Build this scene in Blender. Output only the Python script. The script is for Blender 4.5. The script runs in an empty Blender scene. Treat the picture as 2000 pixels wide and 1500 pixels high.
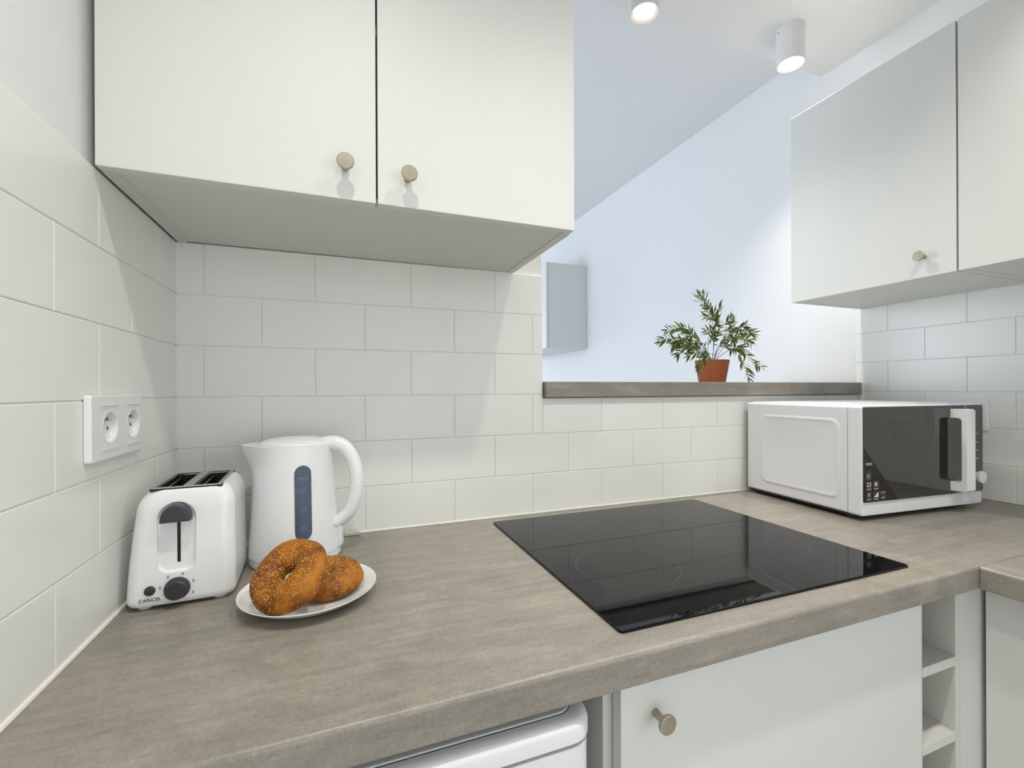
import bpy, bmesh, math, random
from mathutils import Vector, Matrix, Euler
random.seed(7)
sc = bpy.context.scene
C = sc.collection
PI = math.pi
ZC = 0.91            # height of the worktop above the floor

# ---------------------------------------------------------------- camera
f_px, yaw, pitch, roll = 882.746, 0.3648, 0.0002, -0.0041
F = Vector((math.sin(yaw)*math.cos(pitch), math.cos(yaw)*math.cos(pitch), math.sin(pitch)))
R = Vector((math.cos(yaw), -math.sin(yaw), 0)); U = R.cross(F)
R2 = R*math.cos(roll) + U*math.sin(roll); U2 = U*math.cos(roll) - R*math.sin(roll)
cam = bpy.data.cameras.new('camera'); camo = bpy.data.objects.new('camera', cam); C.objects.link(camo)
camo.matrix_world = Matrix(((R2.x, U2.x, -F.x, 0.2921), (R2.y, U2.y, -F.y, -1.0398), (R2.z, U2.z, -F.z, ZC+0.3103), (0, 0, 0, 1)))
cam.sensor_width = 36; cam.lens = f_px/2000*36; cam.shift_y = 11.147/2000
cam.clip_start = 0.02
sc.camera = camo

# ---------------------------------------------------------------- world, light, exposure
sc.view_settings.view_transform = 'Standard'; sc.view_settings.look = 'None'
sc.view_settings.exposure = 0.21; sc.view_settings.gamma = 1.0; sc.view_settings.use_curve_mapping = False
w = bpy.data.worlds.new('sky'); sc.world = w; w.use_nodes = True
w.node_tree.nodes['Background'].inputs[0].default_value = (0.80, 0.88, 1.0, 1)
w.node_tree.nodes['Background'].inputs[1].default_value = 1.0

def area(name, loc, rot, sx, sy, power, col):
    l = bpy.data.lights.new(name, 'AREA'); l.shape = 'RECTANGLE'; l.size = sx; l.size_y = sy
    l.energy = power; l.color = col
    o = bpy.data.objects.new(name, l); C.objects.link(o); o.location = loc; o.rotation_euler = rot
    return o
XR_ = 1.9725
# next-room window daylight, plus unseen fill lights added in both rooms
area('kitchen_fill_light', (0.95, -3.24, 1.15), (PI/2, 0, 0), 1.5, 1.9, 6, (1.0, 0.98, 0.945))  # ambient fill added behind the camera
area('kitchen_side_fill_light', (XR_+0.15, -2.55, 1.15), (PI/2, 0, PI/2), 1.1, 1.9, 13, (1.0, 0.98, 0.945))  # unseen side fill added to brighten the left wall
area('next_room_window_light', (-2.45, 1.9, 1.5), (PI/2+0.3, 0, -PI/2), 2.2, 1.6, 54, (0.77, 0.86, 1.0))
area('next_room_far_fill_light', (0.3, 4.72, 1.45), (-PI/2, 0, 0), 1.8, 1.7, 26, (0.77, 0.86, 1.0))  # fill added to lift the next-room ceiling; the far wall has no window
LAMP_COL = (1.0, 0.95, 0.87); LAMP_W = 20.0

# ---------------------------------------------------------------- helpers
def lin(c):
    return tuple(((v/255)/12.92 if v/255 <= 0.04045 else ((v/255+0.055)/1.055)**2.4) for v in c)
MATS = {}
def mat(name, col, rough=0.5, metal=0.0, spec=0.5, bump=None, vary=None, coat=0.0, emit=None):
    """col in sRGB 0..255; bump=(scale,strength,distance); vary=(scale,amount)"""
    if name in MATS: return MATS[name]
    m = bpy.data.materials.new(name); m.use_nodes = True; nt = m.node_tree
    b = nt.nodes['Principled BSDF']; c = lin(col)
    b.inputs['Base Color'].default_value = (*c, 1); b.inputs['Roughness'].default_value = rough
    b.inputs['Metallic'].default_value = metal; b.inputs['Specular IOR Level'].default_value = spec
    b.inputs['Coat Weight'].default_value = coat
    if emit:
        b.inputs['Emission Color'].default_value = (*emit[0], 1); b.inputs['Emission Strength'].default_value = emit[1]
    tc = nt.nodes.new('ShaderNodeTexCoord')
    if vary is None: vary = (6.0, 0.02)
    n = nt.nodes.new('ShaderNodeTexNoise'); n.inputs['Scale'].default_value = vary[0]; n.inputs['Detail'].default_value = 4
    nt.links.new(tc.outputs['Object'], n.inputs['Vector'])
    r = nt.nodes.new('ShaderNodeValToRGB'); r.color_ramp.elements[0].position = 0.3; r.color_ramp.elements[1].position = 0.7
    a = vary[1]
    r.color_ramp.elements[0].color = (*[max(0, v*(1-a)) for v in c], 1); r.color_ramp.elements[1].color = (*[min(1, v*(1+a)) for v in c], 1)
    nt.links.new(n.outputs['Fac'], r.inputs['Fac']); nt.links.new(r.outputs['Color'], b.inputs['Base Color'])
    if bump:
        n2 = nt.nodes.new('ShaderNodeTexNoise'); n2.inputs['Scale'].default_value = bump[0]; n2.inputs['Detail'].default_value = 3
        nt.links.new(tc.outputs['Object'], n2.inputs['Vector'])
        bp = nt.nodes.new('ShaderNodeBump'); bp.inputs['Strength'].default_value = bump[1]; bp.inputs['Distance'].default_value = bump[2]
        nt.links.new(n2.outputs['Fac'], bp.inputs['Height']); nt.links.new(bp.outputs['Normal'], b.inputs['Normal'])
    MATS[name] = m
    return m

def laminate(name, along, tint=1.0):
    """grey-beige concrete-look laminate, streaks running along axis 'along' (0=x, 1=y)"""
    m = bpy.data.materials.new(name); m.use_nodes = True; nt = m.node_tree; N = nt.nodes; L = nt.links
    b = N['Principled BSDF']; b.inputs['Roughness'].default_value = 0.36; b.inputs['Specular IOR Level'].default_value = 0.5
    tc = N.new('ShaderNodeTexCoord')
    def noise(scl, detail, rough, dist=0.0, sc3=None):
        mp = N.new('ShaderNodeMapping'); mp.inputs['Scale'].default_value = sc3 or (1, 1, 1)
        L.new(tc.outputs['Object'], mp.inputs['Vector'])
        n = N.new('ShaderNodeTexNoise'); n.inputs['Scale'].default_value = scl; n.inputs['Detail'].default_value = detail
        n.inputs['Roughness'].default_value = rough; n.inputs['Distortion'].default_value = dist
        L.new(mp.outputs['Vector'], n.inputs['Vector']); return n
    st = (1.0, 2.6, 2.4) if along == 0 else (2.6, 1.0, 2.4)
    st2 = (1.2, 13, 9) if along == 0 else (13, 1.2, 9)
    a = noise(1.9, 5, 0.6, 0.9, st); d = noise(6, 7, 0.72, 0.6, st2); g = noise(240, 3, 0.8); q = noise(26, 5, 0.7, 0.2)
    def ramp(src, stops):
        r = N.new('ShaderNodeValToRGB'); e = r.color_ramp.elements
        while len(e) < len(stops): e.new(0.5)
        for k, (p, c) in enumerate(stops): e[k].position = p; e[k].color = (*c, 1)
        L.new(src.outputs['Fac'], r.inputs['Fac']); return r
    A = ramp(a, [(0.25, lin((124, 121, 114))), (0.42, lin((146, 141, 132))), (0.50, lin((139, 135, 127))), (0.60, lin((153, 147, 138))), (0.78, lin((136, 132, 125)))])
    def mul(x, y, fac):
        mx = N.new('ShaderNodeMix'); mx.data_type = 'RGBA'; mx.blend_type = 'MULTIPLY'; mx.inputs[0].default_value = fac
        L.new(x, mx.inputs[6]); L.new(y, mx.inputs[7]); return mx.outputs[2]
    D = ramp(d, [(0.3, (0.78, 0.77, 0.76)), (0.65, (1.1, 1.09, 1.07))])
    G = ramp(g, [(0.3, (0.82, 0.82, 0.82)), (0.7, (1.14, 1.14, 1.14))])
    Q = ramp(q, [(0.3, (0.88, 0.89, 0.89)), (0.7, (1.08, 1.07, 1.06))])
    o = mul(A.outputs['Color'], D.outputs['Color'], 0.90); o = mul(o, G.outputs['Color'], 0.95); o = mul(o, Q.outputs['Color'], 0.8)
    L.new(o, b.inputs['Base Color'])
    bp = N.new('ShaderNodeBump'); bp.inputs['Strength'].default_value = 0.12; bp.inputs['Distance'].default_value = 0.0006
    L.new(g.outputs['Fac'], bp.inputs['Height']); L.new(bp.outputs['Normal'], b.inputs['Normal'])
    return m

M_PLASTER = mat('white_plaster', (232, 233, 233), 0.85, spec=0.25, bump=(90, 0.10, 0.002), vary=(2.0, 0.01))
M_CEIL = mat('ceiling_paint', (232, 231, 228), 0.9, spec=0.2, bump=(80, 0.05, 0.002), vary=(2.0, 0.01))
M_TILE = mat('glazed_tile', (236, 238, 233), 0.28, spec=0.45, bump=(5, 0.10, 0.004), vary=(3.0, 0.02))
M_GROUT = mat('grout', (234, 236, 230), 0.9, spec=0.2, vary=(40, 0.03))
M_CAULK = mat('white_sealant', (238, 237, 230), 0.4)
M_LAM = laminate('concrete_laminate', 0)
M_LAM2 = laminate('concrete_laminate_cross', 1)
M_CAB = mat('cabinet_white', (219, 221, 217), 0.5, spec=0.4, bump=(40, 0.03, 0.001), vary=(2, 0.01))
M_CABIN = mat('cabinet_carcass', (214, 214, 208), 0.5, spec=0.3, vary=(2, 0.01))
M_EDGE = mat('edge_band', (200, 190, 165), 0.6)
M_DARKGAP = mat('dark_gap', (46, 42, 36), 0.8)
M_NICKEL = mat('brushed_nickel', (176, 168, 152), 0.38, metal=1.0, bump=(300, 0.05, 0.0005), vary=(60, 0.05))
M_WHITEP = mat('white_plastic', (236, 237, 238), 0.28, spec=0.5)
M_WHITEG = mat('white_glossy_plastic', (240, 241, 242), 0.14, spec=0.5, coat=0.3)
M_KETTLE = mat('kettle_white', (236, 238, 240), 0.22, spec=0.5)
M_DARKP = mat('charcoal_plastic', (52, 53, 60), 0.35)
M_BLACK = mat('black_plastic', (20, 20, 22), 0.35)
M_STEEL = mat('steel', (190, 190, 190), 0.25, metal=1.0)
M_HOB = mat('black_glass', (4, 4, 8), 0.03, spec=0.30, vary=(3, 0.0))
M_HOBMARK = mat('hob_marking', (62, 62, 66), 0.08, spec=0.45)
M_MWGLASS = mat('microwave_glass', (38, 37, 35), 0.05, spec=1.0, vary=(3, 0.0), coat=0.25)
M_MWBODY = mat('microwave_white', (230, 231, 235), 0.35)
M_STICKER = mat('sticker_dark', (26, 20, 23), 0.25)
M_STICKSQ = mat('sticker_square', (56, 53, 57), 0.3)
M_PRINT = mat('light_print', (220, 220, 215), 0.5)
M_PRINTD = mat('dark_print', (40, 40, 44), 0.5)
M_PLATE = mat('porcelain', (242, 243, 242), 0.12, spec=0.5, coat=0.3)
M_TERRA = mat('terracotta', (150, 80, 36), 0.6, bump=(60, 0.1, 0.001), vary=(8, 0.10))
M_SOIL = mat('soil', (60, 44, 32), 0.95, bump=(90, 0.8, 0.004), vary=(60, 0.3))
M_STEM = mat('green_stem', (52, 66, 40), 0.5, vary=(30, 0.15))
M_LEAF = mat('green_leaf', (74, 88, 20), 0.5, spec=0.3, vary=(45, 0.7))
M_GAUGE = mat('smoked_window', (70, 82, 102), 0.3, spec=0.5)
M_GAUGET = mat('gauge_print', (128, 142, 164), 0.4)
M_LAMPB = mat('lamp_housing', (222, 222, 224), 0.4)
M_WM = mat('washer_white', (228, 230, 232), 0.3)
M_CLEAR = mat('pale_cable', (215, 216, 208), 0.3)
M_FLOOR = mat('floor_tiles', (214, 211, 205), 0.5, vary=(5, 0.12))
M_FRAME = mat('window_frame_white', (235, 235, 235), 0.4)
M_SEED1 = mat('sesame', (206, 152, 74), 0.6, vary=(120, 0.3))
M_EMIT = mat('lamp_glow', (255, 250, 240), 0.5, emit=((1.0, 0.80, 0.50), 7.0))

def bagel_mat():
    m = bpy.data.materials.new('toasted_crust'); m.use_nodes = True; nt = m.node_tree; N = nt.nodes; L = nt.links
    b = N['Principled BSDF']; b.inputs['Roughness'].default_value = 0.5; b.inputs['Specular IOR Level'].default_value = 0.35
    tc = N.new('ShaderNodeTexCoord')
    n = N.new('ShaderNodeTexNoise'); n.inputs['Scale'].default_value = 34; n.inputs['Detail'].default_value = 6; n.inputs['Roughness'].default_value = 0.65
    L.new(tc.outputs['Object'], n.inputs['Vector'])
    r = N.new('ShaderNodeValToRGB'); e = r.color_ramp.elements; e.new(0.5)
    for k, (p, c) in enumerate([(0.34, (88, 46, 8)), (0.5, (146, 84, 14)), (0.66, (178, 112, 24))]):
        e[k].position = p; e[k].color = (*lin(c), 1)
    L.new(n.outputs['Fac'], r.inputs['Fac'])
    L.new(r.outputs['Color'], b.inputs['Base Color'])
    n2 = N.new('ShaderNodeTexNoise'); n2.inputs['Scale'].default_value = 420; n2.inputs['Detail'].default_value = 4
    L.new(tc.outputs['Object'], n2.inputs['Vector'])
    bp = N.new('ShaderNodeBump'); bp.inputs['Strength'].default_value = 0.7; bp.inputs['Distance'].default_value = 0.0015
    L.new(n2.outputs['Fac'], bp.inputs['Height']); L.new(bp.outputs['Normal'], b.inputs['Normal'])
    return m
M_BAGEL = bagel_mat()

def link(name, me, m=None, parent=None, loc=(0, 0, 0), rot=(0, 0, 0)):
    o = bpy.data.objects.new(name, me); C.objects.link(o)
    if m is not None and hasattr(me, 'materials'):
        me.materials.clear(); me.materials.append(m)
    o.location = loc; o.rotation_euler = rot
    if parent: o.parent = parent
    return o
def obj(name, bm, m=None, parent=None, smooth=None, loc=(0, 0, 0), rot=(0, 0, 0)):
    bmesh.ops.recalc_face_normals(bm, faces=bm.faces[:])
    me = bpy.data.meshes.new(name)
    if smooth is not None:
        for fc in bm.faces: fc.smooth = True
        for e in bm.edges:
            if len(e.link_faces) == 2 and e.calc_face_angle(0) > math.radians(smooth): e.smooth = False
    bm.to_mesh(me); bm.free()
    o = link(name, me, m, parent, loc, rot)
    if smooth is not None and smooth < 60:
        md = o.modifiers.new('normals', 'WEIGHTED_NORMAL'); md.keep_sharp = True
    return o
def tag(o, label=None, cat=None, group=None, kind=None):
    if label: o['label'] = label
    if cat: o['category'] = cat
    if group: o['group'] = group
    if kind: o['kind'] = kind
    return o
def thing(name, label, cat, loc, rz=0.0, group=None):
    o = bpy.data.objects.new(name, None); C.objects.link(o); o.empty_display_size = 0.05
    o.location = loc; o.rotation_euler = (0, 0, rz)
    return tag(o, label, cat, group)
def struct(name, bm, m, smooth=None):
    return tag(obj(name, bm, m, smooth=smooth), kind='structure')
def box(bm, x0, x1, y0, y1, z0, z1, bev=0.0, seg=2):
    v = [bm.verts.new(p) for p in ((x0,y0,z0),(x1,y0,z0),(x1,y1,z0),(x0,y1,z0),(x0,y0,z1),(x1,y0,z1),(x1,y1,z1),(x0,y1,z1))]
    fs = [bm.faces.new([v[i] for i in q]) for q in ((3,2,1,0),(4,5,6,7),(0,1,5,4),(1,2,6,5),(2,3,7,6),(3,0,4,7))]
    if bev > 0:
        es = list({e for f_ in fs for e in f_.edges})
        bmesh.ops.bevel(bm, geom=es, offset=bev, segments=seg, profile=0.5, affect='EDGES')
    return bm
def B(x0, x1, y0, y1, z0, z1, bev=0.0, seg=2):
    return box(bmesh.new(), x0, x1, y0, y1, z0, z1, bev, seg)
def loft(rings, bm=None, cap0=True, cap1=True):
    """rings: list of equal-length lists of 3D points"""
    bm = bm or bmesh.new(); vs = [[bm.verts.new(p) for p in r] for r in rings]; n = len(rings[0])
    for a, b in zip(vs, vs[1:]):
        for i in range(n): bm.faces.new((a[i], a[(i+1) % n], b[(i+1) % n], b[i]))
    if cap0: bm.faces.new(vs[0][::-1])
    if cap1: bm.faces.new(vs[-1])
    return bm
def rrect(cx, cy, hx, hy, r, seg=6):
    r = min(r, hx*0.999, hy*0.999); p = []
    for (sx, sy, a0) in ((1, 1, 0), (-1, 1, 90), (-1, -1, 180), (1, -1, 270)):
        for k in range(seg+1):
            a = math.radians(a0 + 90*k/seg)
            p.append((cx + sx*(hx-r) + r*math.cos(a), cy + sy*(hy-r) + r*math.sin(a)))
    return p
def lathe(profile, n=48, bm=None, cap0=False, cap1=False, center=(0, 0)):
    rings = [[(center[0]+r*math.cos(2*PI*i/n), center[1]+r*math.sin(2*PI*i/n), z) for i in range(n)] for r, z in profile]
    return loft(rings, bm, cap0, cap1)
def tube(path, rad, n=10, bm=None, closed=False):
    path = [Vector(p) for p in path]; rings = []
    up = Vector((0, 0, 1)); prev = None
    for i, p in enumerate(path):
        t = (path[min(i+1, len(path)-1)] - path[max(i-1, 0)]).normalized()
        if prev is None:
            u = t.cross(up)
            if u.length < 1e-3: u = t.cross(Vector((1, 0, 0)))
        else: u = prev - t*prev.dot(t)
        u.normalize(); prev = u; v = t.cross(u)
        r = rad(i/(len(path)-1)) if callable(rad) else rad
        ra, rb = r if isinstance(r, tuple) else (r, r)
        rings.append([p + u*ra*math.cos(2*PI*k/n) + v*rb*math.sin(2*PI*k/n) for k in range(n)])
    return loft(rings, bm)
def spline(pts, n=8):
    P = [Vector(p) for p in pts]; P = [P[0]*2-P[1]] + P + [P[-1]*2-P[-2]]; out = []
    for i in range(1, len(P)-2):
        for k in range(n):
            t = k/n; a, b, c, d = P[i-1], P[i], P[i+1], P[i+2]
            out.append(0.5*((2*b) + (c-a)*t + (2*a-5*b+4*c-d)*t*t + (-a+3*b-3*c+d)*t**3))
    out.append(P[-2]); return out
def text(name, s, size, m, parent, loc, rot, depth=0.0002, sx=1.0):
    cu = bpy.data.curves.new(name, 'FONT'); cu.body = s; cu.size = size; cu.extrude = depth
    cu.align_x = 'CENTER'; cu.align_y = 'CENTER'; cu.resolution_u = 3
    t = bpy.data.objects.new(name+'_src', cu); C.objects.link(t)
    dg = bpy.context.evaluated_depsgraph_get(); dg.update()
    me = bpy.data.meshes.new_from_object(t.evaluated_get(dg)); bpy.data.objects.remove(t); bpy.data.curves.remove(cu)
    o = link(name, me, m, parent, loc, rot); o.scale = (sx, 1, 1); return o
def boolean(target, cutters):
    for c in cutters:
        md = target.modifiers.new('cut', 'BOOLEAN'); md.operation = 'DIFFERENCE'; md.object = c; md.solver = 'EXACT'
    dg = bpy.context.evaluated_depsgraph_get(); dg.update()
    me = bpy.data.meshes.new_from_object(target.evaluated_get(dg)); target.modifiers.clear(); target.data = me
    for c in cutters: bpy.data.objects.remove(c)
    bm = bmesh.new(); bm.from_mesh(me)
    for fc in bm.faces: fc.smooth = True
    for e in bm.edges: e.smooth = not (len(e.link_faces) == 2 and e.calc_face_angle(0) > math.radians(32))
    bm.to_mesh(me); bm.free()
    md = target.modifiers.new('normals', 'WEIGHTED_NORMAL'); md.keep_sharp = True

# ================================================================ ROOM
XR = 1.9725; ZK = ZC+1.475; ZF = ZC+1.60; XO = 0.7735; ZS = ZC+0.290; TT = 0.008
YN, YF = -3.3, 4.8
bm = bmesh.new(); box(bm, -2.6, XR+0.2, YN-0.1, YF+0.1, -0.1, 0); struct('floor', bm, M_FLOOR)
bm = bmesh.new()
box(bm, 0-0.12, XO, TT, 0.125, 0, ZK+0.13); box(bm, XO, XR+TT, TT, 0.125, 0, ZS); struct('wall_back', bm, M_PLASTER)
struct('wall_left', B(-0.12, -TT, YN, TT, 0, ZK+0.13), M_PLASTER)
bm = bmesh.new(); box(bm, XR+TT, XR+0.2, -2.0, YF+0.1, 0, ZF+0.1); box(bm, XR+TT, XR+0.2, YN, -3.1, 0, ZF+0.1)
box(bm, XR+TT, XR+0.2, -3.1, -2.0, 0, 0.2); box(bm, XR+TT, XR+0.2, -3.1, -2.0, 2.1, ZF+0.1); struct('wall_right', bm, M_PLASTER)
bm = bmesh.new()
for y in (-3.1, -2.575, -2.05): box(bm, XR+0.08, XR+0.13, y, y+0.05, 0.2, 2.1)
box(bm, XR+0.08, XR+0.13, -3.1, -2.0, 0.2, 0.25); box(bm, XR+0.08, XR+0.13, -3.1, -2.0, 2.05, 2.1); struct('added_window_3', bm, M_FRAME)  # unseen window added around the side fill light
struct('ceiling', B(-0.12, XR+TT, YN, 0.125, ZK, ZK+0.13), M_CEIL)
struct('ceiling_next_room', B(-2.6, XR+TT, 0.125, YF+0.1, ZF, ZF+0.1), M_PLASTER)
struct('wall_far', B(-2.6, XR+TT, YF, YF+0.1, 0, ZF), M_PLASTER)
# wall of the next room with a window opening
bm = bmesh.new(); box(bm, -2.5, -2.4, 0.125, YF, 0, 0.7); box(bm, -2.5, -2.4, 0.125, YF, 2.3, ZF)
box(bm, -2.5, -2.4, 0.125, 0.8, 0.7, 2.3); box(bm, -2.5, -2.4, 3.0, YF, 0.7, 2.3)
struct('wall_next_room_side', bm, M_PLASTER)
struct('wall_next_room_near', B(-2.5, -0.12, 0.02, 0.125, 0, ZF), M_PLASTER)
bm = bmesh.new()
box(bm, -2.46, -2.41, 0.8, 0.86, 0.7, 2.3); box(bm, -2.46, -2.41, 2.94, 3.0, 0.7, 2.3); box(bm, -2.46, -2.41, 1.87, 1.93, 0.7, 2.3)
box(bm, -2.46, -2.41, 0.8, 3.0, 0.7, 0.76); box(bm, -2.46, -2.41, 0.8, 3.0, 2.24, 2.3); struct('window_1', bm, M_FRAME)
# wall behind the camera, its window opening added for the fill light
bm = bmesh.new(); box(bm, -0.12, XR+TT, YN-0.1, YN, 0, 0.2); box(bm, -0.12, XR+TT, YN-0.1, YN, 2.1, ZK)
box(bm, -0.12, 0.2, YN-0.1, YN, 0.2, 2.1); box(bm, 1.7, XR+TT, YN-0.1, YN, 0.2, 2.1); struct('wall_front', bm, M_PLASTER)
bm = bmesh.new()
for x in (0.2, 0.92, 1.65): box(bm, x, x+0.05, YN-0.08, YN-0.03, 0.2, 2.1)
box(bm, 0.2, 1.7, YN-0.08, YN-0.03, 0.2, 0.25); box(bm, 0.2, 1.7, YN-0.08, YN-0.03, 2.05, 2.1); struct('added_window_2', bm, M_FRAME)  # unseen frame added in front of the fill opening

# ---- glazed tiles, 200 x 100 mm, running bond
TW, TH = 0.2, 0.0998
def tiles(name, xf, clip, u0, u1, off_odd, off_even, rows=6):
    """xf(u, d, z) -> point; u along the wall, d outwards. off_*: joint offset per row parity (row 0 at the worktop)"""
    bm = bmesh.new(); g = 0.0007
    for r in range(rows):
        off = off_odd if r % 2 else off_even
        k = math.floor((u0-off)/TW)
        while off+k*TW < u1:
            a, b = max(off+k*TW, u0), min(off+(k+1)*TW, u1); k += 1
            for (ca, cb, z0, z1) in clip(r):
                aa, bb = max(a, ca), min(b, cb)
                if bb-aa < 0.004 or z1-z0 < 0.004: continue
                ed = 0.0013; ga_ = -0.003 if aa <= u0+1e-4 else g; gb_ = -0.003 if bb >= u1-1e-4 else g
                q = [(aa+ga_, z0+g), (bb-gb_, z0+g), (bb-gb_, z1-g), (aa+ga_, z1-g)]
                q2 = [(aa+ga_+ed, z0+g+ed), (bb-gb_-ed, z0+g+ed), (bb-gb_-ed, z1-g-ed), (aa+ga_+ed, z1-g-ed)]
                q3 = [(aa+ga_+ed*.35, z0+g+ed*.35), (bb-gb_-ed*.35, z0+g+ed*.35), (bb-gb_-ed*.35, z1-g-ed*.35), (aa+ga_+ed*.35, z1-g-ed*.35)]
                V = [[bm.verts.new(xf(u, d, z+ZC)) for (u, z) in qq] for qq, d in ((q, -0.007), (q, -0.0006), (q3, -0.0002), (q2, 0.0))]
                for A_, B_ in zip(V, V[1:]):
                    for i in range(4): bm.faces.new((A_[i], A_[(i+1) % 4], B_[(i+1) % 4], B_[i]))
                bm.faces.new(V[-1])
    return bm
def clip_back(r):
    z0, z1 = r*TH-0.0005, (r+1)*TH-0.0005
    out = [(0, XO-0.001, z0, z1)]
    if z0 < 0.289: out.append((XO-0.001, XR, z0, min(z1, 0.289)))
    return out
full = lambda r: [(-9, 9, r*TH-0.0005, (r+1)*TH-0.0005)]
# back wall: left of the opening in full height, below the sill elsewhere (a tile crossing the edge stays whole)
def clip_back2(r):
    z0, z1 = r*TH-0.0005, (r+1)*TH-0.0005
    if z1 <= 0.289: return [(0, XR, z0, z1)]
    if z0 < 0.289: return [(0, XO-0.001, z0, z1), (XO-0.001, XR, z0, 0.289)]
    return [(0, XO-0.001, z0, z1)]
wb = bpy.data.objects['wall_back']; wl = bpy.data.objects['wall_left']; wr = bpy.data.objects['wall_right']
obj('tile_splashback', tiles('t', lambda u, d, z: (u, -d, z), clip_back2, 0, XR, 0.0447, 0.1447), M_TILE, wb)
obj('tile_splashback', tiles('t', lambda u, d, z: (d, u, z), full, -2.4, 0, -0.2977, -0.3977), M_TILE, wl)
obj('tile_splashback', tiles('t', lambda u, d, z: (XR-d, u, z), full, -2.0, 0, -0.0952, -0.1952), M_TILE, wr)
gz = 0.0016
bm = bmesh.new(); box(bm, 0, XO-0.001, gz, TT-0.0005, ZC, ZC+6*TH-0.002); box(bm, XO-0.001, XR, gz, TT-0.0005, ZC, ZC+0.288)
obj('grout', bm, M_GROUT, wb)
obj('grout', B(-TT+0.0005, -gz, -2.4, 0, ZC, ZC+6*TH-0.002), M_GROUT, wl)
obj('grout', B(XR+gz, XR+TT-0.0005, -2.0, 0, ZC, ZC+6*TH-0.002), M_GROUT, wr)
# white sealant where the tiles meet the worktop
def bead(x0, y0, x1, y1, wd=0.0035):
    return tube([(x0, y0, ZC+0.001), (x1, y1, ZC+0.001)], wd, 8)
struct('trim_1', bead(0.0, -2.3, 0.0, 0.0), M_CAULK, 40)
struct('trim_2', bead(0.0, 0.0, XR, 0.0, 0.0025), M_CAULK, 40)

# ================================================================ WORKTOPS, SILL
def slab_profile(y0, y1, z0, z1, r=0.006):
    p = [(y1, z0), (y1, z1)]
    for k in range(5):
        a = math.radians(90+90*k/4); p.append((y0+r+r*math.cos(a), z1-r+r*math.sin(a)))
    for k in range(3):
        a = math.radians(180+90*k/2); p.append((y0+0.003+0.003*math.cos(a), z0+0.003+0.003*math.sin(a)))
    return p
pf = slab_profile(-0.595, -0.001, ZC-0.040, ZC)
t = obj('worktop', loft([[(x, y, z) for y, z in pf] for x in (0.001, XR-0.001)]), M_LAM, smooth=40)
tag(t, 'long grey-beige concrete-look worktop along the back wall carrying the hob, toaster and microwave', 'worktop')
pf = slab_profile(1.330, XR-0.001, ZC-0.040, ZC-0.0003)
t = obj('worktop', loft([[(x, y, z) for x, z in pf] for y in (-1.98, -0.5958)]), M_LAM2, smooth=40)
tag(t, 'short grey worktop return running towards the viewer along the right wall, past the corner seam', 'worktop')
bm = B(XO+0.0015, XR-0.001, -0.016, 0.30, ZS+0.001, ZC+0.3305, 0.0015)
tag(obj('window_sill', bm, M_LAM, smooth=40), 'grey laminate ledge on the half wall under the pass-through, holding the potted plant', 'ledge')

# ================================================================ CABINETS
def knob(parent, loc, axis):
    """axis: 'y' faces -y, 'x' faces -x"""
    bm = lathe([(0.0001, 0), (0.0052, 0), (0.0050, 0.004), (0.0046, 0.016), (0.0060, 0.0195), (0.0118, 0.0208), (0.0123, 0.0225), (0.0120, 0.0248), (0.0110, 0.0256), (0.0001, 0.0258)], 40)
    rot = (PI/2, 0, 0) if axis == 'y' else (0, -PI/2, 0)
    return obj('knob', bm, M_NICKEL, parent, 35, loc, rot)
ZB = ZC+0.5965; DH = 0.58
# left wall cabinet, two doors
cab = thing('wall_cabinet', 'white two-door wall cabinet above the toaster and kettle, against the left wall', 'cabinet', (0, 0, ZB))
bm = bmesh.new(); T = 0.016; W0, W1, YB, Yf = 0.004, 0.6915, 0.0055, -0.297
YB = -0.002
box(bm, W0, W0+T, Yf, YB, 0.0, DH, 0.0006); box(bm, W1-T, W1, Yf, YB, 0.0, DH, 0.0006)
box(bm, W0+T, W1-T, Yf+0.0005, YB, 0.0025, T, 0); box(bm, W0+T, W1-T, Yf, YB, DH-T, DH); box(bm, W0+T, W1-T, YB-0.006, YB, T, DH-T)
box(bm, W0+T, W1-T, Yf+0.01, YB-0.01, 0.28, 0.296)
obj('carcass', bm, M_CABIN, cab)
d1 = obj('door', B(0.0035, 0.3458, -0.3170, -0.2985, 0.001, DH, 0.001), M_CAB, cab)
d2 = obj('door', B(0.3486, 0.6905, -0.3170, -0.2985, 0.001, DH, 0.001), M_CAB, cab)
knob(d1, (0.3015, -0.3170, 0.0475), 'y'); knob(d2, (0.3935, -0.3170, 0.0450), 'y')
# right wall cabinets
def rcab(y1, y0, label, knob_y):
    c = thing('wall_cabinet', label, 'cabinet', (XR, y1, ZC+0.583))
    L_ = y1-y0; D = 0.316; bm = bmesh.new(); H = 0.585
    box(bm, -D, -0.002, -T, -0.0005, 0, H, 0.0006); box(bm, -D, -0.002, -L_+0.0005, -L_+T, 0, H, 0.0006)
    box(bm, -D+0.0005, -0.002, -L_+T, -T, 0.0015, T); box(bm, -D, -0.002, -L_+T, -T, H-T, H); box(bm, -0.008, -0.002, -L_+T, -T, T, H-T)
    obj('carcass', bm, M_CAB, c)
    d = obj('door', B(-D-0.0195, -D-0.0015, -L_+0.0015, -0.0015, 0.0, H, 0.001), M_CAB, c)
    knob(d, (-D-0.0195, knob_y-y1, 0.050), 'x')
rcab(-0.012, -0.4265, 'white wall cabinet on the right wall beside the pass-through, above the microwave', -0.3635)
rcab(-0.4275, -1.028, 'white wall cabinet at the right edge, nearer than the one above the microwave', -0.965)

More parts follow.
